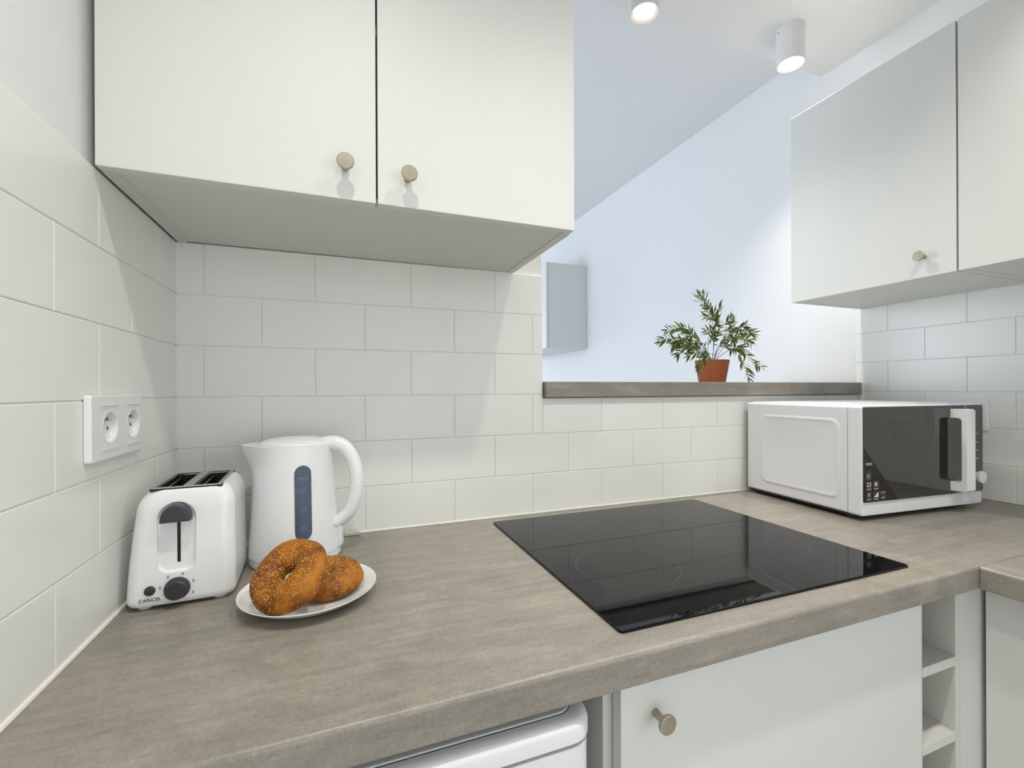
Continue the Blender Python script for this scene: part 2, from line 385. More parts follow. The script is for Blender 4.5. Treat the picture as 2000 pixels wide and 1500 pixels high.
# base units. front plane y=-0.57
YD = -0.570
c = thing('base_cabinet', 'white base cabinet with one wide door under the hob', 'cabinet', (0.60, 0, 0))
bm = bmesh.new()
box(bm, 0.0, 0.016, -0.549, -0.01, 0.0, ZC-0.041, 0.0005); box(bm, 0.6005, 0.6155, -0.549, -0.01, 0.0, ZC-0.041)
box(bm, 0.016, 0.6005, -0.549, -0.01, 0.10, 0.116); box(bm, 0.016, 0.6005, -0.02, -0.01, 0.116, ZC-0.06); box(bm, 0.016, 0.6005, -0.50, -0.484, 0.0, 0.1)
obj('carcass', bm, M_CABIN, c)
d = obj('door', B(0.0125, 0.6150, YD, YD+0.018, 0.10, ZC-0.0445, 0.001), M_CAB, c)
knob(d, (0.0635, YD, ZC-0.098), 'y')
c = thing('bottle_rack_cabinet', 'narrow open white base unit with stacked square cubbies between door and corner', 'shelf unit', (1.2165, 0, 0))
wi = 0.0965
bm = bmesh.new()
box(bm, 0, 0.0012, YD+0.001, -0.01, 0.0, ZC-0.041); box(bm, wi, wi+0.016, YD, -0.01, 0.0, ZC-0.041, 0.0006); box(bm, 0.0012, wi, -0.03, -0.01, 0.0, ZC-0.041)
obj('carcass', bm, M_CABIN, c)
for k in range(6):
    z1 = ZC-0.1665-0.1335*k
    if z1 > 0.03: obj('shelf', B(0.0013, wi-0.0001, YD, -0.031, z1-0.0165, z1, 0.0005), M_CABIN, c)
bm = bmesh.new(); box(bm, 1.3300, 1.4500, YD+0.002, YD+0.018, 0.0, ZC-0.041, 0.0006)
t = obj('filler_panel', bm, M_CAB); tag(t, 'white vertical filler panel in the inner corner beside the cubbies', 'panel')
c = thing('base_cabinet', 'white base cabinet under the worktop return at the right edge', 'cabinet', (1.3965, -0.572, 0))
obj('carcass', B(0.019, 0.57, -1.2, 0.0, 0.0, ZC-0.041, 0.0005), M_CABIN, c)
obj('door', B(0.0, 0.0185, -0.60, -0.003, 0.1, ZC-0.043, 0.001), M_CAB, c)

# washing machine under the worktop
c = thing('washing_machine', 'white top-edged washing machine tucked under the worktop left of the hob cabinet', 'washing machine', (0.285, -0.30, 0))
zt = ZC-0.062
rings = []
for z, ins in ((zt-0.026, 0.002), (zt-0.024, 0.0), (zt-0.010, 0.0), (zt-0.004, 0.002), (zt-0.001, 0.006), (zt, 0.013)):
    rings.append([(x, y, z) for x, y in rrect(0, 0, 0.281-ins, 0.292-ins, 0.030, 8)])
lid = obj('lid', loft(rings), M_WM, c, 40)
rings = [[(x, y, z) for x, y in rrect(0, 0.0, 0.2610-i, 0.2745-i, 0.020, 6)] for z, i in ((zt-0.0005, 0), (zt+0.0018, 0), (zt+0.0025, 0.001))]
obj('inset_panel', loft(rings), M_WM, lid, 40)
rings = [[(x, y, z) for x, y in rrect(0, 0.0, 0.2622, 0.2757, 0.0212, 6)] for z in (zt-0.0005, zt+0.0004)]
obj('panel_seam', loft(rings), M_DARKP, lid, 40)
rings = [[(x, y, z) for x, y in rrect(0, 0.003, 0.277, 0.286, 0.028, 8)] for z in (0.01, zt-0.0275)]
bd = obj('body', loft(rings), M_WM, c, 40)
rings = [[(x, y, z) for x, y in rrect(0, -0.002, 0.279, 0.289, 0.028, 8)] for z in (zt-0.14, zt-0.029)]
obj('control_panel', loft(rings), M_WM, c, 40)
for sx in (-1, 1):
    for sy in (-1, 1):
        obj('foot', B(sx*0.22-0.02, sx*0.22+0.02, sy*0.22-0.02, sy*0.22+0.02, 0, 0.01), M_BLACK, c)

# ================================================================ HOB
hx0, hx1, hy1, hy0 = 0.6236, 1.2135, -0.0425, -0.5540
hob = thing('induction_hob', 'black glass hob with faint cooking-zone rings set in the worktop', 'hob', ((hx0+hx1)/2, (hy0+hy1)/2, ZC))
hw, hd = (hx1-hx0)/2, (hy1-hy0)/2
rings = [[(x, y, z) for x, y in rrect(0, 0, hw-i, hd-i, 0.006, 5)] for z, i in ((0.0002, 0.0015), (0.001, 0), (0.0032, 0), (0.004, 0.0012))]
g = obj('glass_plate', loft(rings), M_HOB, hob, 30)
def ring(r, wd=0.0005, h=0.00012):
    return lathe([(r-wd, 0), (r-wd, h), (r+wd, h), (r+wd, 0)], 96)
for (x, y, r) in ((0.757, -0.378, 0.088), (1.068, -0.362, 0.097), (0.765, -0.150, 0.072), (1.075, -0.150, 0.090)):
    obj('cooking_zone', ring(r), M_HOBMARK, hob, loc=(x-(hx0+hx1)/2, y-(hy0+hy1)/2, 0.0040))
ctr = bmesh.new()
for k in range(9):
    x = 0.10+0.017*k; box(ctr, x, x+0.006, -hd+0.030, -hd+0.0312, 0.0040, 0.00425)
    if k % 2 == 0: box(ctr, x+0.002, x+0.004, -hd+0.036, -hd+0.042, 0.0040, 0.00425)
obj('touch_control', ctr, M_HOBMARK, hob)

# ================================================================ MICROWAVE
MZ = 0.012
mw = thing('microwave', 'white microwave oven with dark mirrored door in the right corner of the worktop', 'microwave', (1.4215, -0.350, ZC), math.radians(-3.9))
W, H = 0.4290, 0.258; D = 0.335
body = bmesh.new()
prof = rrect(W/2, MZ+H/2, W/2-0.001, H/2-0.001, 0.006, 4)
loft([[(x, y, z) for x, z in prof] for y in (0.0335, D-0.002)], body)
body = obj('housing', body, M_MWBODY, mw, 30)
# raised pressed panel on the left side
pr_ = lambda ins, r: rrect(0.168, MZ+H/2-0.002, 0.118-ins, 0.098-ins, r, 6)
rg = [[(x, y, z) for y, z in pr_(i, 0.022)] for x, i in ((0.0012, -0.001), (-0.0010, 0.003), (-0.0014, 0.0055), (-0.0006, 0.0080), (0.0002, 0.012))]
obj('pressed_panel', loft(rg), M_MWBODY, body, 60)
obj('top_cover', B(0.010, W-0.010, 0.07, D-0.01, MZ+H-0.003, MZ+H+0.0022, 0.002), M_MWBODY, body, 40)
fr = bmesh.new()
rg = [[(x, y, z) for x, z in rrect(W/2, MZ+H/2, W/2-i, H/2-i, 0.007, 5)] for y, i in ((0.031, 0.0), (0.004, 0.0), (0.001, 0.0012), (0.0, 0.004))]
frame = obj('front_frame', loft(rg), M_MWBODY, mw, 35)
GX0, GX1, GZ0, GZ1, SX = 0.0035, W-0.003, MZ+0.033, MZ+H-0.0035, 0.3585
dr = obj('door', loft([[(x, y, z) for x, z in rrect((GX0+SX)/2, (GZ0+GZ1)/2, (SX-GX0)/2-0.0006, (GZ1-GZ0)/2-i, 0.003, 4)] for y, i in ((0.001, 0), (-0.0026, 0), (-0.003, 0.0006))]), M_MWGLASS, mw, 35)
cp = obj('control_panel', loft([[(x, y, z) for x, z in rrect((GX1+SX)/2, (GZ0+GZ1)/2, (GX1-SX)/2-0.0006, (GZ1-GZ0)/2-i, 0.003, 4)] for y, i in ((0.001, 0), (-0.0026, 0), (-0.003, 0.0006))]), M_MWGLASS, mw, 35)
# handle: a C bar with rounded inner corners, standing off the door
hz0, hz1, hx_a, hx_b = MZ+0.043, MZ+0.246, 0.3010, 0.3330
hb = bmesh.new()
path = []
y0_, y1_ = -0.0028, -0.036; ta = 0.022; tb = 0.010
outer = [(y0_, hz0), (y1_+0.004, hz0), (y1_, hz0+0.004), (y1_, hz1-0.004), (y1_+0.004, hz1), (y0_, hz1)]
inner = [(y0_, hz1-ta)] + [(y1_+tb+0.008*(1-math.cos(math.radians(a))), hz1-ta-0.008*(1-math.sin(math.radians(a)))) for a in (90, 60, 30, 0)] + \
        [(y1_+tb+0.008*(1-math.cos(math.radians(a))), hz0+ta+0.008*(1-math.sin(math.radians(a)))) for a in (0, 30, 60, 90)] + [(y0_, hz0+ta)]
# the curve list above starts at the face, rounds to the bar and comes back
inner = [(y0_, hz1-ta)] + [(y1_+tb+0.008-0.008*math.sin(math.radians(a)), hz1-ta-0.008+0.008*math.cos(math.radians(a))) for a in (0, 30, 60, 90)] + \
        [(y1_+tb+0.008-0.008*math.cos(math.radians(a)), hz0+ta+0.008-0.008*math.sin(math.radians(a))) for a in (0, 30, 60, 90)] + [(y0_, hz0+ta)]
poly = outer + inner
loft([[(x, y, z) for y, z in poly] for x in (hx_a, hx_b)], hb)
obj('handle', hb, M_WHITEP, dr, 40)
# white seam strip between door and control panel
obj('chrome_strip', B(SX-0.0006, SX+0.0006, -0.0034, 0.0, GZ0, GZ1), M_WHITEP, mw)
for k in range(4):
    obj('dial_mark', B(0.3985, 0.4075, -0.0034, -0.003, 0.1290+0.0212*k-0.0008, 0.1290+0.0212*k+0.0008), M_PRINT, cp)
obj('dial', lathe([(0.0001, 0), (0.0120, 0), (0.0118, 0.0095), (0.0150, 0.0108), (0.0155, 0.0160), (0.0148, 0.0175), (0.0001, 0.0178)], 40), M_WHITEP, cp, 40, (0.3925, -0.003, 0.0845), (PI/2, 0, 0))
# sticker: dark triangle with squares of pictograms
st = bmesh.new(); yq = -0.0033
tri = [(0.0045, MZ+0.034), (0.116, MZ+0.034), (0.0045, 0.172)]
loft([[(x, y, z) for x, z in tri] for y in (-0.0030, yq)], st)
sk = obj('sticker', st, M_STICKER, dr)
sqx = [0.0085, 0.0315, 0.0545, 0.0775]; sz = 0.0195
rows_ = [(0.0485, 3), (0.0725, 2), (0.0965, 1)]
for zz, n in rows_:
    for k in range(n): obj('pictogram_square', B(sqx[k], sqx[k]+sz, -0.0036, -0.0033, zz, zz+0.0215), M_STICKSQ, sk)
RT = (PI/2, 0, 0)
text('heading', 'MICRO', 0.0085, M_PRINT, sk, (0.0190, -0.0037, 0.1340), RT, 0.0001, 0.75)
text('capacity_text', '23', 0.0150, M_PRINT, sk, (0.0183, -0.0038, 0.0860), RT, 0.0001)
text('small_print', 'LITRES', 0.0042, M_PRINT, sk, (0.0183, -0.0038, 0.0755), RT, 0.0001)
text('capacity_text', '8', 0.0120, M_PRINT, sk, (0.0183, -0.0038, 0.0620), RT, 0.0001)
text('small_print', 'AUTO', 0.0042, M_PRINT, sk, (0.0183, -0.0038, 0.0515), RT, 0.0001)
text('small_print', 'POWER', 0.0038, M_PRINT, sk, (0.0413, -0.0038, 0.0515), RT, 0.0001)
text('small_print', 'DEFROST', 0.0034, M_PRINT, sk, (0.0413, -0.0038, 0.0755), RT, 0.0001)
text('small_print', '* * *', 0.0080, M_PRINT, sk, (0.0643, -0.0038, 0.0640), RT, 0.0001)
text('small_print', 'GRILL', 0.0042, M_PRINT, sk, (0.0643, -0.0038, 0.0535), RT, 0.0001)
bm = bmesh.new(); loft([[(x, y, z) for x, z in ((0.0345, 0.056), (0.0490, 0.056), (0.0490, 0.0685))] for y in (-0.0036, -0.0038)], bm); obj('pictogram', bm, M_PRINT, sk)
bm = bmesh.new(); loft([[(x, y, z) for x, z in ((0.0830, 0.050), (0.0905, 0.050), (0.0868, 0.059))] for y in (-0.0033, -0.0035)], bm); obj('pictogram', bm, M_STICKSQ, sk)
bm = bmesh.new()
for a in range(4):
    c_, s_ = math.cos(a*PI/4), math.sin(a*PI/4); l_, h_ = 0.006, 0.0006
    loft([[(0.0413+c_*p-s_*q, y, 0.0865+s_*p+c_*q) for p, q in ((-l_, -h_), (l_, -h_), (l_, h_), (-l_, h_))] for y in (-0.0036, -0.0038)], bm)
obj('pictogram', bm, M_PRINT, sk)
bm = bmesh.new()
for j in range(3):
    for k in range(2):
        p = [(0.0125+0.0058*k+0.0014*math.sin(q*0.9)+0.0005*j, -0.0037, 0.1010+0.0036*j+0.0009*q) for q in range(5)]
        tube(p, 0.0004, 4, bm)
obj('pictogram', bm, M_PRINT, sk)
for (x, y) in ((0.03, 0.05), (W-0.03, 0.05), (0.03, D-0.03), (W-0.03, D-0.03)):
    obj('foot', lathe([(0.0001, 0), (0.011, 0), (0.011, MZ+0.001), (0.0001, MZ+0.001)], 20), M_BLACK, mw, loc=(x, y, 0))
obj('base_plate', B(0.006, W-0.006, 0.02, D-0.006, MZ-0.004, MZ+0.002), M_BLACK, mw)

# ================================================================ SOCKETS
def outlet(loc, rz, label):
    """plate in local x(width)/z, facing -y locally"""
    o = thing('double_socket', label, 'socket', loc, rz)
    rg = [[(x, y, z) for x, z in rrect(0, 0, 0.0770-i, 0.0425-i, 0.004, 5)] for y, i in ((0, 0), (-0.0052, 0.0), (-0.0070, 0.0010), (-0.0076, 0.003))]
    pl = obj('cover_plate', loft(rg), M_WHITEP, o, 35)
    cut = []
    for cx in (-0.0275, 0.0440):
        bm = bmesh.new()
        c_ = lathe([(0.0001, -0.02), (0.0195, -0.02), (0.0195, 0.0095), (0.0001, 0.0095)], 48, bm)
        cut.append(link('cutter', _me(bm), None, o, (cx, 0, 0), (PI/2, 0, 0)))
        for s in (-1, 1):
            bm = bmesh.new(); box(bm, cx-0.0235, cx+0.0235, -0.02, -0.0069, s*0.0285-0.0008, s*0.0285+0.0008); cut.append(link('cutter', _me(bm), None, o))
    # cutters for the wells: deep only 9.5 mm behind the face
    for i_, c in enumerate(cut):
        c.parent = None
        c.matrix_world = Matrix.Identity(4)
    for cx, c in zip((-0.0275, 0.0440), (cut[0], cut[3])):
        c.location = (cx, -0.0102, 0); c.rotation_euler = (-PI/2, 0, 0)
    pl.parent = None
    for c in (cut[0], cut[3]):
        c.data.transform(Matrix.Identity(4))
    boolean(pl, cut); pl.parent = o; pl.data.materials.clear(); pl.data.materials.append(M_WHITEP)
    for cx in (-0.0275, 0.0440):
        rg = lathe([(0.0001, 0.0), (0.0186, 0.0), (0.0194, 0.0008), (0.0202, 0.0069), (0.0208, 0.0074), (0.0218, 0.0074), (0.0218, 0.0060)], 48)
        w_ = obj('socket_well', rg, M_WHITEP, pl, 50, (cx, -0.0006, 0), (PI/2, 0, 0))
        obj('earth_pin', lathe([(0.0001, 0), (0.0024, 0), (0.0024, 0.0060), (0.0016, 0.0075), (0.0001, 0.0078)], 16), M_STEEL, w_, 40, (0, 0.0105, 0.0))
        for sz_ in (-1, 1):
            obj('insert_edge', B(cx-0.0235, cx+0.0235, -0.0090, -0.0070, sz_*0.0285-0.0006, sz_*0.0285+0.0006, 0.0003), M_WHITEP, pl)
        for sx in (-1, 1):
            obj('pin_hole', lathe([(0.0001, 0), (0.0026, 0), (0.0026, 0.0003), (0.0001, 0.0003)], 16), M_DARKP, w_, None, (sx*0.0095, -0.002, 0.0))
    return o
def _me(bm):
    bmesh.ops.recalc_face_normals(bm, faces=bm.faces[:])
    me = bpy.data.meshes.new('cutter'); bm.to_mesh(me); bm.free(); return me
outlet((0.0006, -0.2620, ZC+0.2630), PI/2, 'white double wall socket on the left tiled wall above the toaster')
outlet((XR-0.0006, -0.2650, ZC+0.2335), -PI/2, 'white double socket on the right wall, mostly hidden behind the microwave')

# ================================================================ TOASTER
to = thing('toaster', 'white two-slot toaster with charcoal lever and dial in the left corner', 'toaster', (0.0735, -0.184, ZC), math.radians(3))
hw_, hd_, Ht = 0.0670, 0.077, 0.170
def tring(z):
    s = z/Ht
    top = max(0, (z-(Ht-0.030))/0.030)
    inset = 0.022*(1-math.sqrt(max(0, 1-top*top)))
    insety = 0.012*(1-math.sqrt(max(0, 1-top*top)))
    low = max(0, (0.014-z)/0.008)
    lin_ = 0.003*low*low
    left = hw_ - 0.016*s**1.6; right = hw_ - 0.001*s**1.6 - 0.001*s
    yf = hd_ - 0.003*s; yb = hd_ - 0.010*s
    x0, x1 = -left+inset+lin_, right-inset*0.7-lin_
    y0, y1 = -yf+insety+lin_, yb-insety-lin_
    return [(x, y, z) for x, y in rrect((x0+x1)/2, (y0+y1)/2, (x1-x0)/2, (y1-y0)/2, 0.017, 8)]
zs = [0.006, 0.007, 0.010, 0.013, 0.016] + [0.03+0.011*k for k in range(11)] + [Ht-0.030*(1-math.sin(math.radians(a))) for a in (6, 14, 24, 34, 44, 54, 64, 74, 82, 90)]
shell = obj('housing', loft([tring(z) for z in zs]), M_WHITEG, to, 45)
# arched recess in the front and slots in the top
def arch_cutter(x0, x1, z0, z1, y0, y1, r0):
    hwid = (x1-x0)/2; cx = (x0+x1)/2; pts = []
    for k in range(13):
        a = math.radians(180*k/12); pts.append((cx+hwid*math.cos(a), z1-hwid+hwid*math.sin(a)))
    for k in range(7):
        a = math.radians(180+90*k/6); pts.append((x0+r0+r0*math.cos(a), z0+r0+r0*math.sin(a)))
    for k in range(7):
        a = math.radians(270+90*k/6); pts.append((x1-r0+r0*math.cos(a), z0+r0+r0*math.sin(a)))
    bm = bmesh.new(); mid = [(cx+(x-cx)*0.86, (z0+z1)/2+(z-(z0+z1)/2)*0.94) for x, z in pts]
    loft([[(x, y0, z) for x, z in pts], [(x, y1-0.002, z) for x, z in pts], [(x, y1, z) for x, z in mid]], bm)
    return bm
def cutter(bm):
    c = link('cutter', _me(bm)); return c
cuts = [cutter(arch_cutter(-0.0280, 0.0185, 0.050, 0.1510, -0.10, -0.0695, 0.014))]
for (x0, x1) in ((-0.0330, 0.0005), (0.0130, 0.0440)):
    cuts.append(cutter(B(x0, x1, -0.0605, 0.0570, Ht-0.05, Ht+0.02)))
cuts.append(cutter(B(-0.0057, -0.0013, -0.09, -0.060, 0.062, 0.132, 0.0015)))
shell.parent = None
boolean(shell, cuts); shell.parent = to
# chrome top plate with the two slots
tp = bmesh.new()
X0, X1, Y0, Y1, zt0 = -0.0385, 0.0485, -0.0655, 0.0620, Ht-0.0004
box(tp, X0, -0.0325, Y0, Y1, zt0, zt0+0.0022, 0.0006); box(tp, 0.0000, 0.0135, Y0, Y1, zt0, zt0+0.0026, 0.0006); box(tp, 0.0435, X1, Y0, Y1, zt0, zt0+0.0022, 0.0006)
box(tp, -0.0325, 0.0, Y0, Y0+0.0045, zt0, zt0+0.0016); box(tp, 0.0135, 0.0435, Y0, Y0+0.0045, zt0, zt0+0.0016)
box(tp, -0.0325, 0.0, Y1-0.0045, Y1, zt0, zt0+0.0022); box(tp, 0.0135, 0.0435, Y1-0.0045, Y1, zt0, zt0+0.0022)
obj('top_plate', tp, M_STEEL, to)
rim = bmesh.new()
rr = rrect((X0+X1)/2, (Y0+Y1)/2, (X1-X0)/2+0.0014, (Y1-Y0)/2+0.0008, 0.004, 4); ri = rrect((X0+X1)/2, (Y0+Y1)/2, (X1-X0)/2-0.0005, (Y1-Y0)/2-0.0005, 0.003, 4)
loft([[(x, y, zt0-0.003) for x, y in ri], [(x, y, zt0-0.003) for x, y in rr], [(x, y, zt0+0.0003) for x, y in rr], [(x, y, zt0+0.0003) for x, y in ri]], rim, False, False)
obj('slot_surround', rim, M_BLACK, to)
for (x0, x1) in ((-0.0330, 0.0005), (0.0130, 0.0440)):
    bm = bmesh.new(); e_ = 0.0004
    box(bm, x0+e_, x0+0.002, -0.060, 0.0565, Ht-0.0495, Ht-0.001); box(bm, x1-0.002, x1-e_, -0.060, 0.0565, Ht-0.0495, Ht-0.001)
    box(bm, x0+e_, x1-e_, -0.0603, -0.0585, Ht-0.0495, Ht-0.001); box(bm, x0+e_, x1-e_, 0.055, 0.0567, Ht-0.0495, Ht-0.001); box(bm, x0+e_, x1-e_, -0.0585, 0.055, Ht-0.0497, Ht-0.047)
    obj('slot_liner', bm, M_BLACK, to)
    bm = bmesh.new()
    for k in range(6):
        y = -0.045+0.018*k; tube([(x0+0.006, y, Ht-0.045), (x0+0.006, y, Ht-0.003)], 0.0007, 6, bm); tube([(x1-0.006, y, Ht-0.045), (x1-0.006, y, Ht-0.003)], 0.0007, 6, bm)
    for x in (x0+0.006, x1-0.006): tube([(x, -0.058, Ht-0.006), (x, 0.055, Ht-0.006)], 0.0008, 6, bm)
    obj('bread_guide', bm, M_STEEL, to)
# dark track behind the lever and the lever: a half-dome
obj('lever_track', B(-0.0056, -0.0014, -0.0690, -0.0610, 0.0625, 0.130, 0.0012), M_BLACK, to)
lv = bmesh.new()
def lring(y, s):
    pts = [(-0.0040+0.0185*s*math.cos(math.radians(a)), y, 0.1275+0.0225*s*math.sin(math.radians(a))) for a in range(0, 181, 12)]
    pts += [(-0.0040-0.0185*s+0.037*s*k/5, y, 0.1275-0.0022*s) for k in range(0, 6)]
    return pts
loft([lring(-0.0690, 0.92), lring(-0.0760, 1.0), lring(-0.0860, 1.0), lring(-0.0905, 0.95), lring(-0.0925, 0.82)], lv)
obj('lever', lv, M_DARKP, to, 40)
ys = -0.0765
dl = obj('browning_dial', lathe([(0.0001, 0), (0.0158, 0), (0.0156, 0.0035), (0.0150, 0.0045), (0.0136, 0.0050), (0.0132, 0.0115), (0.0120, 0.0130), (0.0001, 0.0132)], 48), M_DARKP, to, 35, (-0.0040, ys, 0.0275), (PI/2, 0, 0))
obj('cancel_button', lathe([(0.0001, 0), (0.0066, 0), (0.0064, 0.0022), (0.0055, 0.0028), (0.0001, 0.0029)], 32), M_DARKP, to, 40, (-0.0360, ys, 0.0290), (PI/2, 0, 0))
text('button_text', 'CANCEL', 0.0068, M_PRINTD, to, (-0.0360, ys-0.0008, 0.0160), RT, 0.0002)
for s, a in (('1', 205), ('2', 170), ('3', 122), ('4', 72), ('5', 22), ('6', -25)):
    if s == '1': continue
    text('dial_number', s, 0.0052, M_PRINTD, to, (-0.0040+0.0208*math.cos(math.radians(a)), ys-0.0008, 0.0275+0.0208*math.sin(math.radians(a))), RT, 0.0002)
for sx in (-1, 1):
    for sy in (-1, 1):
        obj('foot', lathe([(0.0001, 0), (0.008, 0), (0.009, 0.0065), (0.0001, 0.0065)], 16), M_WHITEP, to, 40, (sx*0.046, sy*0.058, 0))

# ================================================================ KETTLE
ke = thing('electric_kettle', 'white electric kettle with dark water gauge behind the bagels', 'kettle', (0.2150, -0.100, ZC), math.radians(-14))
base = obj('power_base', lathe([(0.0001, 0), (0.0740, 0), (0.0785, 0.002), (0.0790, 0.010), (0.0775, 0.0145), (0.0001, 0.0150)], 64), M_KETTLE, ke, 40)
def kring(z, lidtop=None):
    s = (z-0.0155)/0.195; n = 72; pts = []
    r0 = 0.0795 - 0.0125*s - 0.002*math.sin(PI*min(1, max(0, s)))
    for i in range(n):
        a = 2*PI*i/n; d = abs(((a-PI+PI) % (2*PI))-PI)  # angle from the spout direction (pointing to -x)
        x, y = r0*math.cos(a), r0*math.sin(a)
        # spout flare in the top quarter
        q = max(0.0, (z-0.146)/0.060); q = q*q*(3-2*q) if q < 1 else 1.0
        wgt = max(0.0, math.cos(a-PI))**7
        x -= 0.026*q*wgt + 0.003*s
        y *= (1-0.30*q*max(0.0, math.cos(a-PI))**3*0.6)
        # a slight waist crease under the spout
        pts.append((x, y, z))
    return pts
zs = [0.0155, 0.018] + [0.03+0.0125*k for k in range(10)] + [0.150, 0.154, 0.158, 0.163, 0.169, 0.176, 0.184, 0.192, 0.200, 0.207, 0.2105]
rings = [kring(z) for z in zs]
top = rings[-1]
jug = obj('jug', loft(rings + [[(x*0.96, y*0.96, 0.2120) for x, y, z in top]]), M_KETTLE, ke, 50)
lr = []
for s, z in ((0.90, 0.2105), (0.90, 0.2130), (0.87, 0.2150), (0.78, 0.2185), (0.62, 0.2215), (0.40, 0.2235), (0.18, 0.2243), (0.02, 0.2245)):
    lr.append([(0.0640*s*math.cos(2*PI*i/56)+0.002-(0.008*max(0, -math.cos(2*PI*i/56)))*s, 0.0640*s*math.sin(2*PI*i/56), z) for i in range(56)])
obj('lid', loft(lr), M_KETTLE, ke, 50)
hp = spline([(0.050, 0, 0.2080), (0.068, 0, 0.2110), (0.088, 0, 0.2030), (0.1040, 0, 0.1780), (0.1105, 0, 0.1450), (0.1075, 0, 0.1100), (0.0990, 0, 0.0830), (0.0860, 0, 0.0690), (0.0740, 0, 0.0600)], 7)
obj('handle', tube(hp, lambda t_: (0.0140-0.002*math.sin(PI*t_), 0.0118+0.003*(1-t_)*(1-t_)), 20), M_KETTLE, ke, 60)
obj('handle_foot', B(0.066, 0.0845, -0.011, 0.011, 0.0165, 0.072, 0.004, 3), M_KETTLE, ke, 50)
obj('thumb_switch', B(0.058, 0.082, -0.009, 0.009, 0.2130, 0.2190, 0.0025, 3), M_KETTLE, ke, 50)
# water gauge set in the side that faces the viewer
ga = math.radians(-62)
def kr(z):
    s = (z-0.0155)/0.195; return 0.0795 - 0.0125*s - 0.002*math.sin(PI*min(1, max(0, s)))
def gauge(hwid, z0, z1, off, nz=22, nx=8):
    bm = bmesh.new(); rows = []
    for j in range(nz+1):
        z = z0+(z1-z0)*(0.5-0.5*math.cos(PI*j/nz)); e = min(z-z0, z1-z); hh = hwid if e >= hwid else math.sqrt(max(0, hwid**2-(hwid-e)**2)); hh = max(hh, 0.0004)
        r = kr(z)+off
        rows.append([bm.verts.new((r*math.cos(ga+hh*(2*k/nx-1)/r), r*math.sin(ga+hh*(2*k/nx-1)/r), z)) for k in range(nx+1)])
    back = [[bm.verts.new((v.co.x*0.985, v.co.y*0.985, v.co.z)) for v in rw] for rw in rows]
    for a_, b_ in zip(rows, rows[1:]):
        for k in range(nx): bm.faces.new((a_[k], a_[k+1], b_[k+1], b_[k]))
    for a_, b_, c_, d_ in zip(rows, rows[1:], back, back[1:]):
        bm.faces.new((a_[0], b_[0], d_[0], c_[0])); bm.faces.new((a_[-1], c_[-1], d_[-1], b_[-1]))
    bm.faces.new(rows[0][::-1] + back[0]); bm.faces.new(rows[-1] + back[-1][::-1])
    return bm
gg = obj('water_gauge', gauge(0.0138, 0.0490, 0.1785, 0.0008), M_GAUGE, ke, 50)
for z, s in ((0.1560, 'MAX'), (0.1380, '1.5'), (0.1050, '1.0'), (0.0720, '0.5')):
    r = kr(z)+0.0014
    text('gauge_mark', s, 0.0075, M_GAUGET, gg, (r*math.cos(ga), r*math.sin(ga), z), (PI/2, 0, ga+PI/2), 0.0001)
    obj('gauge_line', B(-0.0065, 0.0065, -0.0001, 0.0001, -0.0004, 0.0004), M_GAUGET, gg, None, (r*math.cos(ga), r*math.sin(ga), z-0.0052), (0, 0, ga+PI/2))
# cable of the kettle base, lying along the wall
cb = bmesh.new()
tube(spline([(-0.055, 0.045, 0.008), (-0.078, 0.055, 0.010), (-0.092, 0.060, 0.030), (-0.090, 0.055, 0.060), (-0.083, 0.052, 0.030), (-0.074, 0.045, 0.004)], 6), 0.0026, 8, cb)
obj('power_cable', cb, M_CLEAR, ke, 60)
cc = obj('cable_clip', B(0.3000, 0.3330, -0.0165, -0.0025, ZC+0.0002, ZC+0.0085, 0.002), M_CLEAR, None, 40)
tag(cc, 'small pale clip lying on the worktop against the wall behind the kettle', 'clip')

